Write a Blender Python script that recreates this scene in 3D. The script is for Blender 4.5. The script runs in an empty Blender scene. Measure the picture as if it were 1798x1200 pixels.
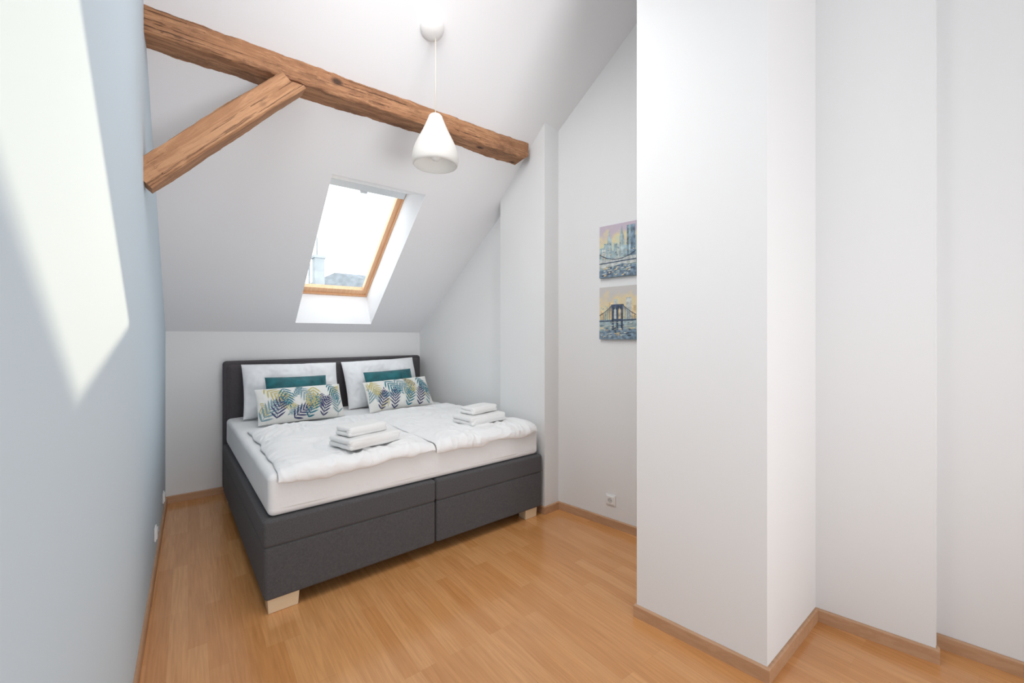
import bpy, bmesh, math, random
from mathutils import Vector, Matrix, noise
random.seed(7)
C = bpy.context.scene.collection
R = math.radians
bpy.context.scene.view_settings.view_transform = 'Standard'

# ------------------------------------------------------------------ materials
def mat(name, col, rough=0.6, metal=0.0, bump=0.0, bscale=30, spec=0.5, var=0.0, vscale=3, alpha=None, sheen=0.0, detail=4, transl=0.0):
    m = bpy.data.materials.new(name); m.use_nodes = True
    nt = m.node_tree; b = nt.nodes['Principled BSDF']
    b.inputs['Base Color'].default_value = (*col, 1); b.inputs['Roughness'].default_value = rough
    b.inputs['Metallic'].default_value = metal
    b.inputs['Specular IOR Level'].default_value = spec
    if sheen: b.inputs['Sheen Weight'].default_value = sheen
    tc = nt.nodes.new('ShaderNodeTexCoord')
    if transl:
        t = nt.nodes.new('ShaderNodeBsdfTranslucent'); t.inputs['Color'].default_value = (*col, 1)
        mx = nt.nodes.new('ShaderNodeMixShader'); mx.inputs['Fac'].default_value = transl
        nt.links.new(b.outputs[0], mx.inputs[1]); nt.links.new(t.outputs[0], mx.inputs[2])
        nt.links.new(mx.outputs[0], nt.nodes['Material Output'].inputs['Surface'])
    if var:
        n = nt.nodes.new('ShaderNodeTexNoise'); n.inputs['Scale'].default_value = vscale
        nt.links.new(tc.outputs['Object'], n.inputs['Vector'])
        r = nt.nodes.new('ShaderNodeValToRGB')
        r.color_ramp.elements[0].color = (*[c*(1-var) for c in col], 1)
        r.color_ramp.elements[1].color = (*[min(1, c*(1+var)) for c in col], 1)
        r.color_ramp.elements[0].position = .3; r.color_ramp.elements[1].position = .7
        nt.links.new(n.outputs['Fac'], r.inputs['Fac']); nt.links.new(r.outputs['Color'], b.inputs['Base Color'])
    if bump:
        n = nt.nodes.new('ShaderNodeTexNoise'); n.inputs['Scale'].default_value = bscale; n.inputs['Detail'].default_value = detail
        nt.links.new(tc.outputs['Object'], n.inputs['Vector'])
        bp = nt.nodes.new('ShaderNodeBump'); bp.inputs['Strength'].default_value = bump; bp.inputs['Distance'].default_value = .01
        nt.links.new(n.outputs['Fac'], bp.inputs['Height']); nt.links.new(bp.outputs['Normal'], b.inputs['Normal'])
    return m

M = {}
M['wall'] = mat('plaster_white', (.83, .832, .832), .9, bump=.03, bscale=60, spec=.2)
M['wall_sky_tint'] = mat('plaster_sky_tint', (.68, .80, .89), .9, bump=.03, bscale=60, spec=.2)  # blue cast of the sky light is put into this wall's colour
M['ceil'] = mat('plaster_ceiling', (.88, .875, .89), .9, bump=.02, bscale=50, spec=.2)
M['fabric'] = mat('charcoal_fabric', (.092, .089, .093), .92, bump=.35, bscale=500, spec=.2, var=.12, vscale=120, sheen=.1)
M['fabric_head'] = mat('dark_charcoal_fabric', (.085, .077, .083), .92, bump=.35, bscale=500, spec=.2, var=.12, vscale=120, sheen=.1)
M['sheet'] = mat('white_sheet', (.83, .83, .83), .85, bump=.35, bscale=14, spec=.15, sheen=.1)
M['duvet'] = mat('white_cotton', (.86, .86, .86), .85, bump=.7, bscale=16, spec=.15, sheen=.1, detail=6)
M['pillow'] = mat('white_pillowcase', (.83, .84, .86), .85, bump=.5, bscale=12, spec=.15, sheen=.1)
M['towel'] = mat('white_terry', (.89, .89, .88), .95, bump=.5, bscale=350, spec=.1, sheen=.2)
M['teal'] = mat('teal_velvet', (.010, .115, .135), .6, bump=.3, bscale=20, spec=.3, var=.3, vscale=14, sheen=.25)
M['print'] = mat('ivory_cotton', (.78, .78, .75), .85, bump=.3, bscale=20, spec=.2)
M['leaf_teal'] = mat('print_teal', (.03, .19, .25), .85)
M['leaf_violet'] = mat('print_navy', (.060, .065, .15), .85)
M['leaf_mustard'] = mat('print_mustard', (.54, .47, .19), .85)
M['leaf_sage'] = mat('print_sage', (.22, .34, .38), .85)
M['foot'] = mat('pale_foot', (.80, .63, .42), .25, spec=.6, var=.06)
M['white_plastic'] = mat('white_plastic', (.85, .85, .84), .35)
M['cup'] = mat('ceiling_cup_white', (.80, .79, .78), .5, spec=.3)
M['cord'] = mat('cream_cord', (.66, .62, .52), .5)
M['shade'] = mat('white_enamel', (.93, .92, .90), .6, transl=.55, spec=.3)
M['dark'] = mat('dark_hole', (.03, .03, .03), .6)
M['metal'] = mat('steel', (.6, .6, .6), .3, metal=1)
M['alu'] = mat('pale_aluminium', (.68, .72, .75), .45, var=.03)
M['outside_wall'] = mat('outside_plaster', (.34, .345, .35), .9, var=.1)
M['slate'] = mat('slate_roof', (.21, .22, .235), .8, bump=.6, bscale=6, var=.2, vscale=4)

def wood(name, c1, c2, axis=0, scale=1.0, rough=.6, bump=.3, dark=None, crack=None):
    m = bpy.data.materials.new(name); m.use_nodes = True
    nt = m.node_tree; b = nt.nodes['Principled BSDF']; L = nt.links.new
    b.inputs['Roughness'].default_value = rough
    tc = nt.nodes.new('ShaderNodeTexCoord'); mp = nt.nodes.new('ShaderNodeMapping')
    sc = [14*scale]*3; sc[axis] = 1.1*scale
    mp.inputs['Scale'].default_value = sc
    L(tc.outputs['Object'], mp.inputs['Vector'])
    n = nt.nodes.new('ShaderNodeTexNoise'); n.inputs['Scale'].default_value = 1.5; n.inputs['Detail'].default_value = 8
    n.inputs['Roughness'].default_value = .65; n.inputs['Distortion'].default_value = .8
    L(mp.outputs['Vector'], n.inputs['Vector'])
    w = nt.nodes.new('ShaderNodeMath'); w.operation = 'MULTIPLY'; w.inputs[1].default_value = 26
    L(n.outputs['Fac'], w.inputs[0])
    s = nt.nodes.new('ShaderNodeMath'); s.operation = 'SINE'; L(w.outputs[0], s.inputs[0])
    a = nt.nodes.new('ShaderNodeMapRange'); a.inputs['From Min'].default_value = -1; a.inputs['From Max'].default_value = 1
    L(s.outputs[0], a.inputs['Value'])
    mx = nt.nodes.new('ShaderNodeMix'); mx.data_type = 'RGBA'
    mx.inputs['A'].default_value = (*c1, 1); mx.inputs['B'].default_value = (*c2, 1)
    L(a.outputs['Result'], mx.inputs['Factor'])
    out = mx.outputs['Result']; hgt = n.outputs['Fac']
    def over(out, scl, ax, detail, p0, p1, col, sc0=1.0, strength=1.0):
        n2 = nt.nodes.new('ShaderNodeTexNoise'); n2.inputs['Scale'].default_value = sc0; n2.inputs['Detail'].default_value = detail; n2.inputs['Roughness'].default_value = .75
        mp2 = nt.nodes.new('ShaderNodeMapping'); s2 = [scl]*3; s2[axis] = ax; mp2.inputs['Scale'].default_value = s2
        L(tc.outputs['Object'], mp2.inputs['Vector']); L(mp2.outputs['Vector'], n2.inputs['Vector'])
        r2 = nt.nodes.new('ShaderNodeValToRGB'); r2.color_ramp.elements[0].position = p0; r2.color_ramp.elements[1].position = p1
        r2.color_ramp.elements[1].color = (strength, strength, strength, 1)
        L(n2.outputs['Fac'], r2.inputs['Fac'])
        m2 = nt.nodes.new('ShaderNodeMix'); m2.data_type = 'RGBA'; m2.inputs['B'].default_value = (*col, 1)
        L(out, m2.inputs['A']); L(r2.outputs['Color'], m2.inputs['Factor']); return m2.outputs['Result'], r2.outputs['Color']
    if dark: out, _ = over(out, 10, 3.4, 10, .47, .60, dark, .8, .85)
    hsub = None
    if crack: 
        out, hsub = over(out, 75, 1.4, 3, .59, .67, crack, 1.0, .8)
        v = nt.nodes.new('ShaderNodeTexVoronoi'); v.inputs['Scale'].default_value = 1; mp3 = nt.nodes.new('ShaderNodeMapping'); s3 = [5.5]*3; s3[axis] = 3.2; mp3.inputs['Scale'].default_value = s3
        L(tc.outputs['Object'], mp3.inputs['Vector']); L(mp3.outputs['Vector'], v.inputs['Vector'])
        r3 = nt.nodes.new('ShaderNodeValToRGB'); r3.color_ramp.elements[0].position = .06; r3.color_ramp.elements[0].color = (1, 1, 1, 1); r3.color_ramp.elements[1].position = .14; r3.color_ramp.elements[1].color = (0, 0, 0, 1)
        L(v.outputs['Distance'], r3.inputs['Fac'])
        m4 = nt.nodes.new('ShaderNodeMix'); m4.data_type = 'RGBA'; m4.inputs['B'].default_value = (*crack, 1); L(out, m4.inputs['A']); L(r3.outputs['Color'], m4.inputs['Factor']); out = m4.outputs['Result']
    L(out, b.inputs['Base Color'])
    bp = nt.nodes.new('ShaderNodeBump'); bp.inputs['Strength'].default_value = bump; bp.inputs['Distance'].default_value = .01
    if hsub is not None:
        sb = nt.nodes.new('ShaderNodeMath'); sb.operation = 'SUBTRACT'; L(hgt, sb.inputs[0]); L(hsub, sb.inputs[1]); hgt = sb.outputs[0]
    L(hgt, bp.inputs['Height']); L(bp.outputs['Normal'], b.inputs['Normal'])
    return m
M['beam'] = wood('old_beam_wood', (.49, .255, .13), (.34, .160, .077), 0, 1.0, .8, dark=(.20, .090, .045), bump=.8, crack=(.065, .030, .017))
M['brace'] = wood('brace_wood', (.51, .275, .145), (.38, .188, .094), 0, 1.0, .8, bump=.7, crack=(.14, .066, .036))
M['pine'] = wood('pine_frame', (.80, .49, .29), (.73, .42, .23), 1, 1.5, .4, bump=.1)
M['skirt'] = wood('oak_skirting', (.57, .34, .20), (.51, .29, .16), 1, 1.2, .45, bump=.1)
M['skirt_x'] = wood('oak_skirting_cross', (.57, .34, .20), (.51, .29, .16), 0, 1.2, .45, bump=.1)

def floor_material():
    m = bpy.data.materials.new('oak_strip_parquet'); m.use_nodes = True
    nt = m.node_tree; b = nt.nodes['Principled BSDF']; L = nt.links.new
    tc = nt.nodes.new('ShaderNodeTexCoord'); mp = nt.nodes.new('ShaderNodeMapping')
    mp.inputs['Rotation'].default_value = (0, 0, R(90))
    L(tc.outputs['Object'], mp.inputs['Vector'])
    br = nt.nodes.new('ShaderNodeTexBrick')
    br.inputs['Scale'].default_value = 1; br.inputs['Brick Width'].default_value = .55; br.inputs['Row Height'].default_value = .071
    br.inputs['Mortar Size'].default_value = .0005; br.inputs['Mortar Smooth'].default_value = .2
    br.inputs['Color1'].default_value = (.0, .0, .0, 1); br.inputs['Color2'].default_value = (1, 1, 1, 1); br.inputs['Mortar'].default_value = (.4, .4, .4, 1)
    br.offset = .37; br.offset_frequency = 3; br.inputs['Bias'].default_value = 0
    L(mp.outputs['Vector'], br.inputs['Vector'])
    rp = nt.nodes.new('ShaderNodeValToRGB'); e = rp.color_ramp.elements
    e[0].position = 0; e[0].color = (.65, .295, .100, 1); e[1].position = 1; e[1].color = (.75, .380, .150, 1)
    x = e.new(.5); x.color = (.70, .335, .122, 1)
    L(br.outputs['Color'], rp.inputs['Fac'])
    mp2 = nt.nodes.new('ShaderNodeMapping'); mp2.inputs['Scale'].default_value = (55, 2.6, 1); L(tc.outputs['Object'], mp2.inputs['Vector'])
    n = nt.nodes.new('ShaderNodeTexNoise'); n.inputs['Scale'].default_value = 1.6; n.inputs['Detail'].default_value = 6; n.inputs['Distortion'].default_value = .5
    L(mp2.outputs['Vector'], n.inputs['Vector'])
    r2 = nt.nodes.new('ShaderNodeValToRGB'); r2.color_ramp.elements[0].position = .3; r2.color_ramp.elements[0].color = (.85, .81, .77, 1)
    r2.color_ramp.elements[1].position = .7; r2.color_ramp.elements[1].color = (1.05, 1.05, 1.05, 1)
    L(n.outputs['Fac'], r2.inputs['Fac'])
    mx = nt.nodes.new('ShaderNodeMix'); mx.data_type = 'RGBA'; mx.blend_type = 'MULTIPLY'; mx.inputs['Factor'].default_value = 1
    L(rp.outputs['Color'], mx.inputs['A']); L(r2.outputs['Color'], mx.inputs['B'])
    m3 = nt.nodes.new('ShaderNodeMix'); m3.data_type = 'RGBA'; m3.blend_type = 'MIX'; m3.inputs['B'].default_value = (.42, .20, .075, 1)
    fm = nt.nodes.new('ShaderNodeMath'); fm.operation = 'MULTIPLY'; fm.inputs[1].default_value = .35
    L(br.outputs['Fac'], fm.inputs[0]); L(fm.outputs[0], m3.inputs['Factor']); L(mx.outputs['Result'], m3.inputs['A'])
    L(m3.outputs['Result'], b.inputs['Base Color'])
    b.inputs['Roughness'].default_value = .17; b.inputs['Specular IOR Level'].default_value = .85
    bp = nt.nodes.new('ShaderNodeBump'); bp.inputs['Strength'].default_value = .08; bp.inputs['Distance'].default_value = .01
    L(n.outputs['Fac'], bp.inputs['Height']); L(bp.outputs['Normal'], b.inputs['Normal'])
    return m
M['floor'] = floor_material()

def glass_material():
    m = bpy.data.materials.new('window_glass'); m.use_nodes = True
    nt = m.node_tree; nt.nodes.clear(); L = nt.links.new
    o = nt.nodes.new('ShaderNodeOutputMaterial'); t = nt.nodes.new('ShaderNodeBsdfTransparent'); t.inputs['Color'].default_value = (.95, .98, .98, 1)
    g = nt.nodes.new('ShaderNodeBsdfGlossy'); g.inputs['Roughness'].default_value = .02
    mx = nt.nodes.new('ShaderNodeMixShader'); mx.inputs['Fac'].default_value = .04
    L(t.outputs[0], mx.inputs[1]); L(g.outputs[0], mx.inputs[2]); L(mx.outputs[0], o.inputs['Surface'])
    return m
M['glass'] = glass_material()

def canvas_material(name, top, hi, mid, low):
    m = bpy.data.materials.new(name); m.use_nodes = True
    nt = m.node_tree; b = nt.nodes['Principled BSDF']; L = nt.links.new; b.inputs['Roughness'].default_value = .8
    tc = nt.nodes.new('ShaderNodeTexCoord'); sp = nt.nodes.new('ShaderNodeSeparateXYZ'); L(tc.outputs['Object'], sp.inputs[0])
    n = nt.nodes.new('ShaderNodeTexNoise'); n.inputs['Scale'].default_value = 14; n.inputs['Detail'].default_value = 5; L(tc.outputs['Object'], n.inputs['Vector'])
    mr = nt.nodes.new('ShaderNodeMapRange'); mr.inputs['From Min'].default_value = -.2; mr.inputs['From Max'].default_value = .2
    L(sp.outputs['Z'], mr.inputs['Value'])
    ad = nt.nodes.new('ShaderNodeMath'); ad.operation = 'MULTIPLY_ADD'; ad.inputs[1].default_value = .9; ad.inputs[2].default_value = -.45
    L(n.outputs['Fac'], ad.inputs[0])
    a2 = nt.nodes.new('ShaderNodeMath'); L(mr.outputs['Result'], a2.inputs[0]); L(ad.outputs[0], a2.inputs[1])
    r = nt.nodes.new('ShaderNodeValToRGB'); e = r.color_ramp.elements
    e[0].position = .12; e[0].color = (*low, 1); e[1].position = .92; e[1].color = (*top, 1)
    x = e.new(.42); x.color = (*mid, 1)
    x = e.new(.68); x.color = (*hi, 1)
    L(a2.outputs[0], r.inputs['Fac']); L(r.outputs['Color'], b.inputs['Base Color'])
    return m
M['canvas_a'] = canvas_material('painting_sky_warm', (.58, .50, .58), (.76, .67, .40), (.54, .68, .64), (.28, .39, .46))
M['canvas_b'] = canvas_material('painting_sky_peach', (.60, .58, .56), (.77, .64, .40), (.70, .70, .50), (.26, .40, .49))
M['p_navy'] = mat('paint_navy', (.07, .10, .16), .8, var=.6, vscale=40)
M['p_slate'] = mat('paint_slate', (.19, .27, .35), .8, var=.55, vscale=35)
M['p_teal'] = mat('paint_teal', (.38, .50, .53), .8, var=.35, vscale=30)
M['p_grey'] = mat('paint_grey', (.56, .60, .58), .8, var=.3, vscale=40)
M['p_orange'] = mat('paint_orange', (.73, .58, .35), .8, var=.3, vscale=40)

# ------------------------------------------------------------------ helpers
def link(name, bm, mats, parent=None, mw=None, smooth=False):
    me = bpy.data.meshes.new(name); bm.normal_update(); bm.to_mesh(me); bm.free()
    for m in (mats if isinstance(mats, (list, tuple)) else [mats]): me.materials.append(m)
    if smooth:
        for p in me.polygons: p.use_smooth = True
    o = bpy.data.objects.new(name, me); C.objects.link(o)
    if parent: o.parent = parent
    if mw is not None:
        o.matrix_local = mw
    return o
def tag(o, label, cat, group=None):
    o['label'] = label; o['category'] = cat
    if group: o['group'] = group
    return o
def struct(o): o['kind'] = 'structure'; return o
def empty(name, mw): 
    o = bpy.data.objects.new(name, None); C.objects.link(o); o.empty_display_size = .1; o.matrix_world = mw; return o
def T(x, y, z): return Matrix.Translation((x, y, z))
def RZ(a): return Matrix.Rotation(a, 4, 'Z')
def RX(a): return Matrix.Rotation(a, 4, 'X')

def add_box(bm, x0, x1, y0, y1, z0, z1, bev=0.0, seg=3, mi=0):
    v = [bm.verts.new(p) for p in [(x0,y0,z0),(x1,y0,z0),(x1,y1,z0),(x0,y1,z0),(x0,y0,z1),(x1,y0,z1),(x1,y1,z1),(x0,y1,z1)]]
    fs = [bm.faces.new([v[i] for i in q]) for q in [(0,3,2,1),(4,5,6,7),(0,1,5,4),(1,2,6,5),(2,3,7,6),(3,0,4,7)]]
    for f in fs: f.material_index = mi
    if bev:
        es = set(e for f in fs for e in f.edges)
        bmesh.ops.bevel(bm, geom=list(es), offset=bev, segments=seg, profile=.5, affect='EDGES', clamp_overlap=True)
def box(name, x0, x1, y0, y1, z0, z1, m, parent=None, mw=None, bev=0.0, seg=3):
    bm = bmesh.new(); add_box(bm, x0, x1, y0, y1, z0, z1, bev, seg)
    return link(name, bm, m, parent, mw, smooth=False) if not bev else shade(link(name, bm, m, parent, mw, True))
def shade(o):
    md = o.modifiers.new('wn', 'WEIGHTED_NORMAL'); md.keep_sharp = True
    return o
def soft_block(bm, X0, X1, Y0, Y1, Z0, Z1, r, cuts, disp):
    """a box of dense quads with round edges and a displacement along the normal"""
    tmp = bmesh.new(); add_box(tmp, X0, X1, Y0, Y1, Z0, Z1)
    bmesh.ops.subdivide_edges(tmp, edges=tmp.edges, cuts=cuts, use_grid_fill=True)
    c = Vector(((X0+X1)/2, (Y0+Y1)/2, (Z0+Z1)/2)); h = ((X1-X0)/2, (Y1-Y0)/2, (Z1-Z0)/2)
    mp = {}
    for v in tmp.verts:
        p = v.co-c
        p = Vector([h[k]*math.sin(max(-1, min(1, p[k]/h[k]))*math.pi/2) if k < 2 else p[k] for k in range(3)])
        q = Vector([max(-h[k]+r, min(h[k]-r, p[k])) for k in range(3)])
        d = p-q
        if d.length > 1e-6: nn = d.normalized(); p = q+nn*r
        else: nn = Vector((0, 0, 1))
        p = p+nn*disp(p)
        mp[v] = bm.verts.new(p+c)
    for f in tmp.faces: bm.faces.new([mp[v] for v in f.verts])
    tmp.free()
def lathe(bm, prof, n=48, cx=0, cy=0, mi=0):
    rings = []
    for r, z in prof:
        rings.append([bm.verts.new((cx+r*math.cos(2*math.pi*i/n), cy+r*math.sin(2*math.pi*i/n), z)) for i in range(n)])
    for a, b in zip(rings, rings[1:]):
        for i in range(n):
            f = bm.faces.new([a[i], a[(i+1)%n], b[(i+1)%n], b[i]]); f.material_index = mi
    return rings
def tube(bm, p, q, r, n=10):
    p = Vector(p); q = Vector(q); d = (q-p).normalized()
    a = d.orthogonal().normalized(); b = d.cross(a)
    A = [bm.verts.new(p+r*(math.cos(t)*a+math.sin(t)*b)) for t in [2*math.pi*i/n for i in range(n)]]
    B = [bm.verts.new(q+r*(math.cos(t)*a+math.sin(t)*b)) for t in [2*math.pi*i/n for i in range(n)]]
    for i in range(n): bm.faces.new([A[i], A[(i+1)%n], B[(i+1)%n], B[i]])
    bm.faces.new(A[::-1]); bm.faces.new(B)

# ------------------------------------------------------------------ room
SL = .79; CI = 5.092; CO = 5.50; FLAT = 4.38
YK = (CI-FLAT)/SL
def ceil_z(y): return min(FLAT, CI-SL*y)
def XL(y): return -.150-.0087*(4.6-y)
def prism(name, pts, m=None, top=None):
    bm = bmesh.new(); n = len(pts)
    lo = [bm.verts.new((x, y, 0)) for x, y in pts]
    hi = [bm.verts.new((x, y, (ceil_z(y)+.08) if top is None else top)) for x, y in pts]
    bm.faces.new(lo[::-1]); bm.faces.new(hi)
    for i in range(n): bm.faces.new([lo[i], lo[(i+1)%n], hi[(i+1)%n], hi[i]])
    bmesh.ops.recalc_face_normals(bm, faces=bm.faces)
    bmesh.ops.triangulate(bm, faces=bm.faces)
    return struct(link(name, bm, m or M['wall']))
YR = -4.6
struct(box('floor', -.5, 3.5, YR-.2, 4.9, -.1, 0, M['floor']))
prism('wall_left', [(XL(4.6), 4.6), (XL(YK), YK), (XL(YR), YR), (-.5, YR), (-.5, YK), (-.5, 4.6)], M['wall_sky_tint'])
prism('wall_back', [(-.5, 4.6), (2.9, 4.6), (2.9, 5.05), (-.5, 5.05)], top=1.50)
prism('wall_right', [(2.166, 4.6), (2.36, 3.0), (2.9, 3.0), (2.9, 4.6)])
prism('wall_pillar', [(2.25, 3.1), (2.25, 2.50), (2.415, 2.515), (2.9, 2.515), (2.9, 3.0), (2.36, 3.0), (2.348, 3.1)])
prism('wall_alcove', [(2.415, 2.515), (2.605, 1.385), (2.9, 1.385), (2.9, 2.515)])
prism('wall_column', [(1.80, 1.305), (1.883, .732), (2.49, .746), (3.4, .80), (3.4, 1.385), (2.605, 1.385)])
prism('wall_recess', [(2.49, .746), (2.575, .329), (2.716, .344), (3.4, .344), (3.4, .80)])
prism('wall_near', [(2.716, .344), (3.15, -2.2), (3.15, YR), (3.4, YR), (3.4, .344)])
prism('wall_rear', [(-.5, YR), (3.4, YR), (3.4, YR-.2), (-.5, YR-.2)])
def slope_ceiling():
    bm = bmesh.new()
    xs = [-.5, .82, 1.55, 3.4]; yi = [YK, 3.18, 4.49, 5.05]; yo = [YK, 3.56, 4.63, 5.05]
    gi = [[bm.verts.new((x, y, CI-SL*y)) for y in yi] for x in xs]
    go = [[bm.verts.new((x, y, CO-SL*y)) for y in yo] for x in xs]
    for i in range(3):
        for j in range(3):
            if i == 1 and j == 1: continue
            bm.faces.new([gi[i][j], gi[i+1][j], gi[i+1][j+1], gi[i][j+1]])
            bm.faces.new([go[i][j], go[i][j+1], go[i+1][j+1], go[i+1][j]])
    ring = [(1,1),(2,1),(2,2),(1,2)]
    for a, b in zip(ring, ring[1:]+ring[:1]):
        bm.faces.new([gi[a[0]][a[1]], gi[b[0]][b[1]], go[b[0]][b[1]], go[a[0]][a[1]]])
    edge = [(i,0) for i in range(4)]+[(3,j) for j in range(1,4)]+[(i,3) for i in (2,1,0)]+[(0,j) for j in (2,1)]
    for a, b in zip(edge, edge[1:]+edge[:1]):
        bm.faces.new([gi[a[0]][a[1]], gi[b[0]][b[1]], go[b[0]][b[1]], go[a[0]][a[1]]])
    bmesh.ops.recalc_face_normals(bm, faces=bm.faces)
    return struct(link('ceiling', bm, M['ceil']))
slope_ceiling()
struct(box('ceiling_flat', -.5, 3.4, YR-.2, YK, FLAT, FLAT+.4, M['ceil']))

def skirting(name, pts, m, side=1, h=.062, th=.013):
    bm = bmesh.new()
    n = len(pts); P = [Vector((x, y)) for x, y in pts]; off = []
    for i in range(n):
        ds = []
        if i > 0: ds.append((P[i]-P[i-1]).normalized())
        if i < n-1: ds.append((P[i+1]-P[i]).normalized())
        ns = [Vector((-d.y, d.x))*side for d in ds]
        nn = sum(ns, Vector((0, 0))).normalized(); k = 1/max(.3, nn.dot(ns[0]))
        off.append(P[i]+nn*th*k)
    prof = [(0, 0), (1, 0), (1, h-.006), (.6, h), (0, h)]
    rows = [[bm.verts.new((*(P[i].lerp(off[i], a)), z)) for a, z in prof] for i in range(n)]
    for a, b in zip(rows, rows[1:]):
        for k in range(5): bm.faces.new([a[k], a[(k+1)%5], b[(k+1)%5], b[k]])
    bm.faces.new(rows[0]); bm.faces.new(rows[-1][::-1])
    bmesh.ops.recalc_face_normals(bm, faces=bm.faces)
    return struct(link(name, bm, m))
skirting('baseboard_left', [(XL(4.6), 4.599), (XL(YR), YR)], M['skirt'], 1)
skirting('baseboard_back', [(XL(4.6)+.013, 4.6), (2.16, 4.6)], M['skirt_x'], -1)
skirting('baseboard_right', [(2.25, 3.0), (2.25, 2.50), (2.415, 2.515), (2.603, 1.385)], M['skirt'], -1)
skirting('baseboard_column', [(2.45, 1.37), (1.80, 1.305), (1.883, .732), (2.49, .746), (2.575, .329), (2.60, .332)], M['skirt'], -1)
skirting('baseboard_near', [(2.716, .344), (3.14, -2.2), (3.14, YR)], M['skirt'], -1)

# skylight window
Wm = Matrix(((1, 0, 0, 1.185), (0, -.785, -.62, 4.095), (0, .62, -.785, CO-SL*4.095+.004), (0, 0, 0, 1)))
win = empty('window_1', Wm); struct(win)
HW, HL = .365, .682
def ring(name, ox, oyb, oyt, ix, iyb, iyt, z0, z1, m, parent):
    bm = bmesh.new()
    add_box(bm, -ox, -ix, oyb, oyt, z0, z1); add_box(bm, ix, ox, oyb, oyt, z0, z1)
    add_box(bm, -ix, ix, oyb, iyb, z0, z1); add_box(bm, -ix, ix, iyt, oyt, z0, z1)
    return link(name, bm, m, parent)
ring('window_frame', HW+.06, -HL-.06, HL+.06, HW-.014, -HL+.014, HL-.012, -.10, -.0, M['pine'], win)
sash = ring('window_sash', HW-.014, -HL+.014, HL-.012, HW-.056, -HL+.078, HL-.055, -.065, -.018, M['pine'], win)
link_b = bmesh.new(); add_box(link_b, -HW+.056, HW-.056, -HL+.078, HL-.055, -.052, -.046)
link('window_glass', link_b, M['glass'], sash)
b = bmesh.new(); add_box(b, -HW+.004, HW-.004, HL-.066, HL-.002, -.018, .006, .005)
shade(link('ventilation_flap', b, M['alu'], sash, smooth=True))
b = bmesh.new(); add_box(b, -.03, .03, HL-.080, HL-.062, -.02, .016, .005)
shade(link('window_handle', b, M['alu'], sash, smooth=True))

# ------------------------------------------------------------------ beam and brace
def beam():
    bm = bmesh.new(); n = 160; x0, x1 = XL(2.7)-.03, 2.20
    ys, ye, zs, ze = 2.655, 2.86, 2.872, 3.085
    rows = []
    for i in range(n+1):
        x = x0+(x1-x0)*i/n
        def w(k, s=.011): return noise.noise(Vector((x*2.3, k*7.1, 0)))*s + noise.noise(Vector((x*11, k*5.3, 3)))*s*.6 + noise.noise(Vector((x*31, k*4.3, 8)))*s*.35
        c = .012+abs(w(9))*1.3
        pts = [(ys+w(1), zs+c+w(2)), (ys+c*.4+w(1)*.5, zs+c*.4+w(2)*.5), (ys+c+w(3), zs+w(4)), (ye, zs+w(5)), (ye, ze), (ys+w(6), ze)]
        rows.append([bm.verts.new((x+(.012 if i == n and k in (0, 5) else 0)-(.02 if i == n and k in (2,) else 0), y, z)) for k, (y, z) in enumerate(pts)])
    for a, b in zip(rows, rows[1:]):
        for k in range(6): bm.faces.new([a[k], a[(k+1)%6], b[(k+1)%6], b[k]])
    bm.faces.new(rows[0]); bm.faces.new(rows[-1][::-1])
    bmesh.ops.recalc_face_normals(bm, faces=bm.faces)
    return link('ceiling_beam', bm, M['beam'])
tag(beam(), 'long weathered brown timber beam running across the sloping ceiling to the right wall', 'beam')
def brace():
    A = Vector((-.185, 2.17)); B = Vector((.47, 2.87)); d = (B-A); Ln = d.length; ang = math.atan2(d.y, d.x)
    bm = bmesh.new(); n = 50; rows = []
    for i in range(n+1):
        s = i/n; x = Ln*s
        def w(k): return noise.noise(Vector((x*3, k*6.3, 9)))*.008+noise.noise(Vector((x*14, k*6.3, 2)))*.003+noise.noise(Vector((x*34, k*6.3, 2)))*.002
        hh = .062
        xs_top = x-(.07*s if i == n else 0); xs_bot = x+(.03 if i == n else 0)
        rows.append([bm.verts.new(p) for p in [(xs_bot, -.058+w(1), -hh+.008), (xs_bot, -.05, -hh+w(2)), (xs_bot, .058, -hh+w(3)), (xs_top, .058, hh), (xs_top, -.05, hh+w(4)), (xs_top, -.058+w(5), hh-.008)]])
    for a, b in zip(rows, rows[1:]):
        for k in range(6): bm.faces.new([a[k], a[(k+1)%6], b[(k+1)%6], b[k]])
    bm.faces.new(rows[0]); bm.faces.new(rows[-1][::-1])
    bmesh.ops.recalc_face_normals(bm, faces=bm.faces)
    mw = T(A.x, 2.698, A.y) @ Matrix.Rotation(-ang, 4, 'Y')
    return link('diagonal_brace', bm, M['brace'], None, mw)
tag(brace(), 'short diagonal timber brace rising from the left wall to the ceiling beam', 'beam')

# ------------------------------------------------------------------ pendant lamp
LX, LY = 1.186, 2.300; LZ = CI-SL*LY
lamp = empty('pendant_lamp', T(LX, LY, LZ)); tag(lamp, 'white bell shaped pendant lamp hanging on a thin cord from the ceiling', 'pendant lamp')
bm = bmesh.new(); lathe(bm, [(.072, .004), (.072, -.010), (.069, -.024), (.058, -.037), (.040, -.046), (.012, -.051), (.0005, -.052)])
link('ceiling_cup', bm, M['cup'], lamp, T(-.024, 0, 0) @ RX(-math.atan(SL)), True)
bm = bmesh.new(); tube(bm, (0, 0, -.03), (0, 0, -.55), .0030)
link('cord', bm, M['cord'], lamp, None, True)
bm = bmesh.new(); zb = 2.448-LZ
outer = [(.130, 0), (.137, .012), (.1395, .034), (.1375, .062), (.131, .090), (.120, .120), (.106, .150), (.091, .180), (.077, .208), (.065, .235), (.054, .260), (.045, .282), (.040, .297), (.032, .306), (.004, .309)]
inner = [(r-.003, z-.002) for r, z in outer if .034 < r and z > .01]
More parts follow.
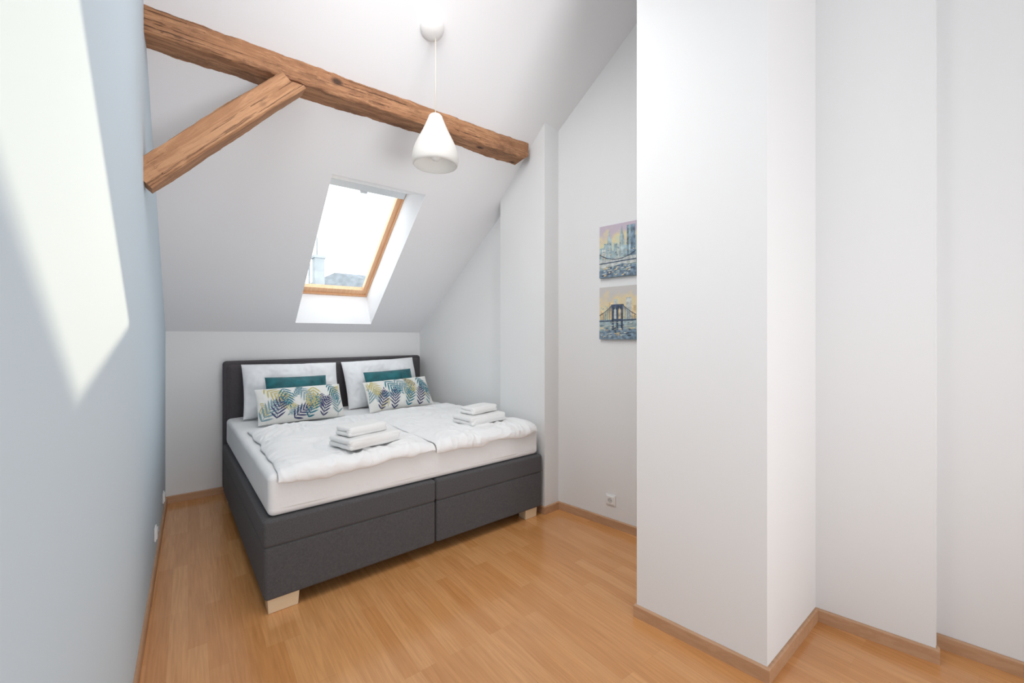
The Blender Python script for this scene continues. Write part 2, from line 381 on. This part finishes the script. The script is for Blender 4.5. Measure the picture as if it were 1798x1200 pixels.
lathe(bm, [(r, z+zb) for r, z in outer][::-1] + [(.127, zb)] + [(r, z+zb) for r, z in inner], 64)
link('lamp_shade', bm, M['shade'], lamp, None, True)
bm = bmesh.new(); lathe(bm, [(.001, zb+.03), (.02, zb+.034), (.035, zb+.055), (.035, zb+.075), (.022, zb+.12), (.015, zb+.14), (.015, zb+.27), (.001, zb+.27)], 24)
link('light_bulb', bm, M['white_plastic'], lamp, None, True)

# ------------------------------------------------------------------ bed
BA = R(1.8); BM = T(.300, 2.430, 0) @ RZ(BA)
bed = empty('bed', BM); tag(bed, 'double box spring bed with charcoal upholstered base and headboard', 'bed')
def part(name, x0, x1, y0, y1, z0, z1, m, bev, parent=bed):
    return box(name, x0, x1, y0, y1, z0, z1, m, parent, None, bev, 4)
W = 1.92; HX = W*.5+.015
for x0, x1 in ((0, HX-.002), (HX+.002, W)):
    bs = part('storage_base', x0+.004, x1-.0, .004, 1.975, .075, .352, M['fabric'], .018)
    part('base_rim', x0, x1, 0, 1.975, .346, .485, M['fabric'], .018, bs)
def headboard():
    bm = bmesh.new(); add_box(bm, .005, 1.890, 2.00, 2.09, .075, 1.197, .03, 5)
    soft_block(bm, .034, 1.861, 1.962, 2.04, .36, 1.166, .036, 90,
        lambda p: .009*(abs(math.sin((p.x+.9135)*math.pi/.3654))**.4-1) if p.y < -.03 else 0)
    return link('headboard', bm, M['fabric_head'], bed, None, True)
shade(headboard())
def foot(x0, x1, y0, y1):
    bm = bmesh.new(); add_box(bm, x0, x1, y0, y1, 0, .078, .004, 2)
    for v in bm.verts:
        if v.co.z < .04:
            v.co.x = (x0+x1)/2+(v.co.x-(x0+x1)/2)*.94; v.co.y = (y0+y1)/2+(v.co.y-(y0+y1)/2)*.92
    lg = shade(link('leg', bm, M['foot'], bed, None, True)); lg['label'] = 'pale glossy block foot'
for x0 in (.02, W-.03-.13):
    for y0 in (.02, 1.86): foot(x0, x0+.15 if x0 < 1 else x0+.12, y0, y0+.09)

def wr(x, y, seed, s=1.0):
    p = Vector((x*3.0, y*3.0, seed)); q = Vector((noise.noise(p), noise.noise(p+Vector((5, 7, 1))), 0))
    a = noise.noise(Vector((x*5, y*5, seed))+q*1.2)
    b_ = (1-abs(noise.noise(Vector((x*6.0, y*4.0, seed+9))+q*2.2))*2)
    b_ = max(0, b_)**2.0
    c = (1-abs(noise.noise(Vector((x*12, y*9, seed+19))+q*3.0))*2)
    c = max(0, c)**2
    return s*(.008*a+.010*(b_-.5)+.0068*(c-.4))

def mattress():
    bm = bmesh.new()
    soft_block(bm, .024, 1.894, .022, 1.955, .488, .706, .032, 80,
        lambda p: 0 if p.z < -.07 else noise.noise(Vector((p.x*4, p.y*4, p.z*2)))*.004 + (1-abs(noise.noise(Vector((p.x*9+4, p.y*9, p.z*3)))*2))*.003)
    return link('mattress', bm, M['sheet'], None, BM @ T(0, 0, 0), True)
tag(mattress(), 'thick double mattress in a white fitted sheet on the charcoal bed base', 'mattress')

MX0, MX1, MY0 = .03, 1.885, .028; MZ = .714
def dr(d, r=.045):
    if d <= 0: return 0, 0, 0
    th = min(d/r, math.pi/2)
    return r*math.sin(th), r*(1-math.cos(th))+max(0, d-r*math.pi/2), th
def duvet(name, corners, seed, label, inner=0):
    bm = bmesh.new(); nx, ny = 200, 210; TH = .032
    fl, fr, brr, bl = [Vector(c) for c in corners]
    top, bot = [], []
    for i in range(nx+1):
        s = (1+math.sin((2*i/nx-1)*math.pi/2))/2*.5+.5*i/nx; rt, rb = [], []
        for j in range(ny+1):
            t = (1+math.sin((2*j/ny-1)*math.pi/2))/2*.5+.5*j/ny
            p = (fl.lerp(fr, s)).lerp(bl.lerp(brr, s), t)
            S, Tt = 2*s-1, 2*t-1
            k = 0 if S*inner > 0 else 1
            wob = noise.noise(Vector((p.x*4, p.y*5, seed+30)))*.03*k
            p = p+Vector((wob*abs(S)**3, (noise.noise(Vector((p.x*5, seed, p.y*4)))*.035+noise.noise(Vector((p.x*13, seed, 0)))*.014)*abs(Tt)**3))
            e = max(0.0, (1-abs(S)**8)*(1-abs(Tt)**9))**.65
            h = TH*e*(1.0+.55*noise.noise(Vector((p.x*2.4, p.y*2.4, seed+2)))) + wr(p.x, p.y, seed, 1.3)*e**.7
            h = max(h, .006*e)
            f, fd, fth = dr(MY0+.015-p.y)
            rs, rd, rth = dr(p.x-(MX1-.015))
            x = min(p.x, MX1-.015)+rs; y = max(p.y, MY0+.015)-f
            z = MZ-fd-rd
            n = Vector((math.sin(rth), -math.sin(fth), math.cos(max(rth, fth)))).normalized()
            base = Vector((x, y, z))
            rt.append(bm.verts.new(base+n*(h+.004)))
            rb.append(bm.verts.new(base+n*.0015) if 0 < i < nx and 0 < j < ny else rt[-1])
        top.append(rt); bot.append(rb)
    for i in range(nx):
        for j in range(ny):
            bm.faces.new([top[i][j], top[i+1][j], top[i+1][j+1], top[i][j+1]])
            q = [bot[i][j], bot[i][j+1], bot[i+1][j+1], bot[i+1][j]]
            try: bm.faces.new(q)
            except ValueError: pass
    o = link(name, bm, M['duvet'], None, BM.copy(), True)
    return tag(o, label, 'duvet', 'white duvets')
duvet('duvet', [(.060, -.035), (.968, -.035), (.968, 1.30), (.09, 1.20)], 3, 'white duvet on the left half of the bed', 1)
duvet('duvet', [(.976, -.045), (1.875, -.030), (1.86, 1.33), (.976, 1.31)], 11, 'white duvet on the right half of the bed beside the wall', -1)

# pillows / cushions
def cushion(name, w, h, th, m, mw, seed, pinch=.03, p=3.0, amp=1.0, nn=(80, 56), fronds=None, mats=None):
    def inv(x, y):
        s, t = x/(w/2), y/(h/2)
        for _ in range(3):
            s2 = x/(w/2)/(1-pinch*(1-min(1, t*t))); t2 = y/(h/2)/(1-pinch*(1-min(1, s*s))); s, t = s2, t2
        return s, t
    def hz(s, t):
        s = max(-1, min(1, s)); t = max(-1, min(1, t))
        e = max(0.0, (1-abs(s)**p)*(1-abs(t)**p))
        z = th/2*e**.6
        z += amp*e**.4*(.006*noise.noise(Vector((s*3*w, t*3*h, seed)))*3+.005*(1-2*abs(noise.noise(Vector((s*w*9, t*h*9, seed+4))))))
        return z
    bm = bmesh.new(); nx, ny = nn; top, bot = [], []
    for i in range(nx+1):
        s = math.sin((2*i/nx-1)*math.pi/2); rt, rb = [], []
        for j in range(ny+1):
            t = math.sin((2*j/ny-1)*math.pi/2)
            x = w/2*s*(1-pinch*(1-t*t)); y = h/2*t*(1-pinch*(1-s*s)); z = hz(s, t)
            v = bm.verts.new((x, y, z)); rt.append(v)
            rb.append(bm.verts.new((x, y, -z*.85)) if 0 < i < nx and 0 < j < ny else v)
        top.append(rt); bot.append(rb)
    for i in range(nx):
        for j in range(ny):
            bm.faces.new([top[i][j], top[i+1][j], top[i+1][j+1], top[i][j+1]])
            try: bm.faces.new([bot[i][j], bot[i][j+1], bot[i+1][j+1], bot[i+1][j]])
            except ValueError: pass
    if fronds:
        rnd = random.Random(seed)
        def leaflet(c, a, L, wd, mi, lay):
            k = 5; lft, rgt = [], []
            for q in range(k+1):
                u = q/k; r = wd/2*math.sin(math.pi*min(1, .10+u*.90))**.8
                cx, cy = c[0]+math.cos(a)*L*u, c[1]+math.sin(a)*L*u
                for lst, sg in ((lft, 1), (rgt, -1)):
                    x, y = cx-math.sin(a)*r*sg, cy+math.cos(a)*r*sg
                    s, t = inv(x, y)
                    if abs(s) > .99 or abs(t) > .985: return
                    lst.append((x, y, hz(s, t)+.0012+.00006*lay))
            L_ = [bm.verts.new(v) for v in lft]; R_ = [bm.verts.new(v) for v in rgt]
            for q in range(k):
                f = bm.faces.new([L_[q], R_[q], R_[q+1], L_[q+1]]); f.material_index = mi
        for lay, (cx, cy, a, L, mi) in enumerate(fronds):
            n = 7; x, y = cx, cy; ang = a; st = L/n; curve = rnd.uniform(-.09, .09)
            for q in range(n):
                u = q/(n-1); ll = L*.46*math.sin(math.pi*(.20+.66*u))
                leaflet((x, y), ang, st*1.15, .004, mi, lay)
                for sg in (1, -1): leaflet((x, y), ang+sg*(R(50)-u*R(22)), ll, .0112*L/.18, mi, lay)
                x += math.cos(ang)*st; y += math.sin(ang)*st; ang += curve
            leaflet((x, y), ang, L*.18, .009, mi, lay)
    return link(name, bm, mats or m, None, mw, True)
def lean(x, y, z, a, yaw=0, roll=0):
    return BM @ T(x, y, z+.004) @ RZ(yaw) @ RX(R(90)-a) @ RZ(roll)

o = cushion('pillow', .79, .49, .175, M['pillow'], lean(.515, 1.79, .936, R(24), R(0), R(-1)), 1, .03, 3.2, 2.0)
tag(o, 'large white pillow leaning on the left half of the headboard', 'pillow', 'large white pillows')
o = cushion('pillow', .76, .49, .175, M['pillow'], lean(1.350, 1.79, .943, R(24), R(-2), R(2)), 2, .03, 3.2, 2.0)
tag(o, 'large white pillow leaning on the right half of the headboard', 'pillow', 'large white pillows')
o = cushion('cushion', .49, .35, .11, M['teal'], lean(.51, 1.59, .902, R(27), 0, R(-1)), 3, .03, 3, .7)
tag(o, 'plain teal cushion before the left white pillow', 'cushion', 'teal cushions')
o = cushion('cushion', .49, .35, .11, M['teal'], lean(1.355, 1.59, .910, R(27), R(-2), R(2)), 4, .03, 3, .7)
tag(o, 'plain teal cushion before the right white pillow', 'cushion', 'teal cushions')
def fr(seed):
    rnd = random.Random(seed); out = []; k = seed % 3
    for ix in range(9):
        out.append((-.31+ix*.078+rnd.uniform(-.02, .02), rnd.uniform(-.09, .06), rnd.uniform(0, 6.28), .12, [3, 4, 3, 1, 4, 3, 2, 3, 4][ix]))
    for ix in range(12):
        x = -.335+ix*.061+rnd.uniform(-.010, .010)
        up = ix % 2 == 0
        y = (-.145 if up else .148)+rnd.uniform(-.01, .01)
        a = (R(62) if up else R(-68))+rnd.uniform(-.4, .4)
        out.append((x, y, a, rnd.uniform(.17, .22), [2, 1, 4, 3, 2, 1, 2, 4, 1, 3][k % 10])); k += 1
    return out
pm = [M['print'], M['leaf_teal'], M['leaf_violet'], M['leaf_mustard'], M['leaf_sage']]
o = cushion('cushion', .66, .31, .13, None, lean(.500, 1.425, .850, R(32), R(1), R(0)), 5, .02, 3, .6, fronds=fr(5), mats=pm)
tag(o, 'ivory palm leaf print cushion in front of the left teal cushion', 'cushion', 'leaf print cushions')
o = cushion('cushion', .64, .31, .13, None, lean(1.365, 1.425, .857, R(32), R(-2), R(2.5)), 6, .02, 3, .6, fronds=fr(8), mats=pm)
tag(o, 'ivory palm leaf print cushion in front of the right teal cushion', 'cushion', 'leaf print cushions')

# folded towels
def towel(w, d, layers, th, mw, label, seed):
    bm = bmesh.new()
    for k in range(layers):
        dx, dy = .004*((k+seed) % 2), .006*k
        soft_block(bm, -w/2+dx, w/2-dx*.6, -d/2+dy*.3, d/2-dy, k*th*.96, (k+1)*th, th*.49, 26,
            lambda p: noise.noise(Vector((p.x*8, p.y*8, seed*3+k*5)))*.005+noise.noise(Vector((p.x*25, p.y*25, seed+k)))*.0015)
    soft_block(bm, -w/2+.003, w/2-.003, -d/2-.004, -d/2+.05, .001, layers*th-.001, layers*th*.49, 26,
        lambda p: noise.noise(Vector((p.x*8, p.y*8, seed*3)))*.004)
    o = link('folded_towel', bm, M['towel'], None, mw, True)
    return tag(o, label, 'towel', 'folded white towels on the duvets')
def tw(x, y, z, a): return T(x, y, z) @ RZ(R(a))
towel(.36, .24, 2, .032, tw(.875, 2.630, .756, 15), 'larger folded white towel at the bottom of the stack on the left duvet', 1)
towel(.27, .15, 2, .027, tw(.855, 2.640, .823, 16), 'smaller folded white towel on top of the stack on the left duvet', 2)
towel(.36, .24, 2, .032, tw(1.80, 2.76, .756, 9), 'larger folded white towel at the bottom of the stack on the right duvet', 3)
towel(.27, .15, 2, .027, tw(1.81, 2.78, .823, 12), 'smaller folded white towel on top of the stack on the right duvet', 4)

# ------------------------------------------------------------------ wall art
PHI = math.atan2(-.986, .166)
def alc(y, z, off=.0):
    x = 2.415+(2.515-y)*.1681
    return T(x-.986*off, y-.166*off, z) @ RZ(PHI)
def canvas(name, y, z, art, label, bg):
    mats = [bg, M['p_navy'], M['p_slate'], M['p_teal'], M['p_grey'], M['p_orange']]
    bm = bmesh.new(); add_box(bm, -.15, .15, -.022, 0, -.194, .194, .002, 2)
    lay = [0]
    def poly(pts, mi):
        lay[0] += 1; yy = -.0222-.00006*lay[0]
        f = bm.faces.new([bm.verts.new((max(-.148, min(.148, x)), yy, max(-.192, min(.192, zz)))) for x, zz in pts]); f.material_index = mi
        f.normal_update()
        if f.normal.y > 0: f.normal_flip()
    art(poly)
    o = link(name, bm, mats, None, alc(y, z, .0005)); tag(o, label, 'painting', 'canvas paintings on the alcove wall')
def line(poly, x0, z0, x1, z1, w, mi):
    d = Vector((x1-x0, z1-z0)).normalized()*w/2
    poly([(x0-d.y, z0+d.x), (x1-d.y, z1+d.x), (x1+d.y, z1-d.x), (x0+d.y, z0-d.x)], mi)
def art1(poly):
    rnd = random.Random(4)
    for x0, x1, zt in [(-.148, -.11, .03), (-.11, -.07, .06), (-.03, .0, .05), (.03, .06, .07), (.11, .148, .09)]:
        poly([(x0, -.05), (x1, -.05), (x1, zt), (x0, zt)], 3)
    for x0, x1, zt, mi in [(-.13, -.095, .02, 4), (-.08, -.05, .055, 3), (-.055, -.02, .0, 3), (.005, .03, .04, 4), (.055, .085, .03, 3), (.075, .14, .17, 2), (.09, .105, .17, 3)]:
        poly([(x0, -.06), (x1, -.06), (x1, zt), (x0, zt)], mi)
    for cx, h in ((-.065, .12), (.035, .145)):
        poly([(cx-.02, -.05), (cx+.02, -.05), (cx+.018, h-.05), (cx+.009, h-.02), (cx, h+.035), (cx-.009, h-.02), (cx-.018, h-.05)], 3)
        poly([(cx-.004, -.04), (cx+.004, -.04), (cx+.003, h-.04), (cx-.003, h-.04)], 4)
    for k in range(40):
        x = rnd.uniform(-.14, .13); z = rnd.uniform(-.06, .06); poly([(x, z), (x+.010, z+.002), (x+.009, z+.009), (x, z+.006)], rnd.choice([4, 5, 2, 3]))
    poly([(-.148, -.06), (.148, -.05), (.148, -.105), (-.148, -.12)], 4)
    for k in range(11):
        a = -.148+k*.027; f = lambda x: -.065+2.2*(x-.0)**2
        line(poly, a, f(a), a+.027, f(a+.027), .005, 1); line(poly, a, f(a), a, -.085, .002, 2)
    line(poly, -.148, -.088, .148, -.078, .007, 1)
    poly([(-.148, -.198), (.148, -.198), (.148, -.12), (.04, -.10), (-.148, -.14)], 2)
    for k in range(60):
        x = rnd.uniform(-.14, .11); z = rnd.uniform(-.188, -.12); w = rnd.uniform(.01, .035)
        poly([(x, z), (x+w, z+.003), (x+w, z+.011), (x, z+.007)], rnd.choice([1, 4, 4, 3, 5]))
def art2(poly):
    rnd = random.Random(9)
    for x0, x1, zt, mi in [(-.148, -.11, .02, 5), (-.07, -.03, .08, 5), (-.03, .0, .10, 4), (.0, .03, .06, 5), (.07, .11, .11, 4), (.11, .148, .05, 5)]:
        poly([(x0, -.05), (x1, -.05), (x1, zt), (x0, zt)], mi)
    for k in range(26):
        x = rnd.uniform(-.14, .12); z = rnd.uniform(-.04, .06); poly([(x, z), (x+.012, z+.002), (x+.010, z+.009), (x, z+.006)], rnd.choice([4, 5, 3]))
    poly([(-.148, -.05), (.148, -.045), (.148, -.085), (-.148, -.10)], 3)
    for x0, x1 in ((-.045, -.028), (-.008, .008), (.028, .045)):
        poly([(x0, -.15), (x1, -.15), (x1, .045), (x0, .045)], 1)
    poly([(-.05, .04), (.05, .04), (.05, .062), (-.05, .062)], 1)
    for c in (-.018, .018):
        poly([(c-.011, .042), (c-.011, .02), (c, .036)], 1); poly([(c+.011, .042), (c, .036), (c+.011, .02)], 1)
    poly([(-.045, -.06), (.045, -.06), (.045, -.045), (-.045, -.045)], 1)
    for sg in (1, -1):
        for k in range(6):
            a, b_ = .045+k*.018, .045+(k+1)*.018; f = lambda x: .055-.95*(x-.045)+2.6*(x-.045)**2
            line(poly, sg*a, f(a), sg*b_, f(b_), .004, 1); line(poly, sg*b_, f(b_), sg*b_, -.055, .0016, 1)
            line(poly, sg*.045, .05, sg*b_, -.055, .0014, 2)
    line(poly, -.148, -.06, .148, -.052, .008, 1)
    poly([(-.148, -.198), (.148, -.198), (.148, -.12), (-.148, -.13)], 2)
    for k in range(70):
        x = rnd.uniform(-.145, .11); z = rnd.uniform(-.187, -.07); w = rnd.uniform(.01, .04)
        poly([(x, z), (x+w, z+.002), (x+w, z+.008), (x, z+.005)], rnd.choice([4, 4, 3, 2, 1, 5]))
canvas('canvas_painting', 1.972, 2.045, art1, 'upper canvas painting of a hazy city skyline with spires', M['canvas_a'])
canvas('canvas_painting', 1.972, 1.588, art2, 'lower canvas painting of a bridge tower and cables', M['canvas_b'])

# ------------------------------------------------------------------ sockets
mat_rec = mat('socket_recess', (.62, .62, .61), .5)
def socket(mw, label):
    r = empty('power_socket', mw); tag(r, label, 'power socket', 'wall sockets')
    bm = bmesh.new(); add_box(bm, -.040, .040, -.010, 0, -.040, .040, .004, 3)
    add_box(bm, -.030, .030, -.016, -.008, -.031, .031, .004, 3)
    shade(link('faceplate', bm, M['white_plastic'], r, None, True))
    bm = bmesh.new(); lathe(bm, [(.0001, .0), (.0195, .0), (.0195, .0006), (.0001, .0006)], 28)
    link('outlet_recess', bm, mat_rec, r, T(0, -.0162, 0) @ RX(R(90)), False)
    bm = bmesh.new()
    for x in (-.0095, .0095): lathe(bm, [(.0001, 0), (.0026, 0), (.0026, .0008), (.0001, .0008)], 12, x, 0)
    link('pin_hole', bm, M['dark'], r, T(0, -.0168, 0) @ RX(R(90)), False)
    bm = bmesh.new(); tube(bm, (0, -.016, .012), (0, -.024, .012), .0024, 12)
    link('earth_pin', bm, M['metal'], r, None, True)
socket(alc(2.036, .20), 'white wall socket low on the wall below the paintings')
socket(T(XL(4.2), 4.2, .18) @ RZ(R(90)), 'white socket on the left wall farther back near the corner')
socket(T(XL(3.35), 3.35, .22) @ RZ(R(90)), 'white socket on the left wall nearer the camera')

# ------------------------------------------------------------------ outside
nb = empty('neighbouring_house', T(5, 18, 0)); tag(nb, 'pale rooftop of the house across the street seen through the skylight', 'building')
box('facade', -6, 6, 0, 5, -6, 3.1, M['outside_wall'], nb)
bm = bmesh.new()
v = [bm.verts.new(p) for p in [(-6.3, -.3, 3.05), (6.3, -.3, 3.05), (6.3, 2.5, 4.35), (.4, 2.5, 4.35), (-1.0, 2.5, 3.6), (-6.3, 2.5, 3.6), (-6.3, 5.3, 3.0), (6.3, 5.3, 3.0)]]
bm.faces.new([v[0], v[1], v[2], v[3], v[4], v[5]]); bm.faces.new([v[5], v[4], v[3], v[2], v[7], v[6]]); bm.faces.new([v[1], v[7], v[2]]); bm.faces.new([v[0], v[5], v[6]])
link('roof', bm, M['slate'], nb)
b = bmesh.new(); add_box(b, -.92, -.55, .4, .9, 3.1, 4.60); add_box(b, -.97, -.50, .35, .95, 4.60, 4.70)
link('chimney', b, M['outside_wall'], nb)
b = bmesh.new(); tube(b, (-1.15, .3, 3.2), (-1.15, .3, 5.8), .03); tube(b, (-.75, .8, 4.6), (-.75, .8, 5.5), .025); tube(b, (-1.4, .3, 5.3), (-.9, .3, 5.3), .02)
link('antenna', b, M['slate'], nb)

# ------------------------------------------------------------------ light
w = bpy.data.worlds.new('World'); bpy.context.scene.world = w; w.use_nodes = True
bg = w.node_tree.nodes['Background']; bg.inputs['Color'].default_value = (.89, .945, 1.0, 1); bg.inputs['Strength'].default_value = 3.4
def lamp_obj(name, kind, loc, target=None, direction=None, **kw):
    l = bpy.data.lights.new(name, kind)
    for k, val in kw.items(): setattr(l, k, val)
    o = bpy.data.objects.new(name, l); C.objects.link(o); o.location = loc
    d = Vector(direction) if direction else Vector(target)-Vector(loc)
    o.rotation_euler = d.to_track_quat('-Z', 'Y').to_euler(); return o
lamp_obj('sun', 'SUN', (6, 12, 6), direction=(-1, -2.02, -.392), energy=4.3, angle=.014, color=(1, .80, .57))
lamp_obj('rear_fill', 'AREA', (1.2, -4.4, 2.0), target=(1.2, 4.4, 1.9), energy=43, shape='RECTANGLE', size=2.6, size_y=2.8, color=(.985, .985, 1))  # added fill behind the camera, lights the whole room
lamp_obj('low_fill', 'AREA', (.9, -2.2, .5), target=(1.3, 2.6, 3.6), energy=29, shape='RECTANGLE', size=1.6, size_y=1.2, spread=R(110), color=(.965, .98, 1))  # added up-light for the ceiling and slope, no visible source
lamp_obj('side_fill', 'AREA', (-.05, 1.05, 2.95), target=(2.3, 1.9, 1.1), energy=13, shape='RECTANGLE', size=.9, size_y=.9, spread=R(150), color=(1, .99, .975))  # added unseen fill from the left, lifts the column and right-hand walls
lamp_obj('high_fill', 'AREA', (.65, 1.6, 3.55), target=(1.6, 3.2, .3), energy=14, shape='RECTANGLE', size=1.2, size_y=.8, spread=R(130), color=(1, .99, .98))  # added fill above the view, brightens the far end and alcove

# ------------------------------------------------------------------ camera
cam = bpy.data.cameras.new('camera'); co = bpy.data.objects.new('camera', cam); C.objects.link(co)
cam.sensor_fit = 'HORIZONTAL'; cam.sensor_width = 36; cam.lens = 740/1798*36; cam.shift_y = -10/1798; cam.clip_start = .02
co.location = (0, 0, 1.42); co.rotation_euler = (R(90), 0, -R(37.56))
bpy.context.scene.camera = co
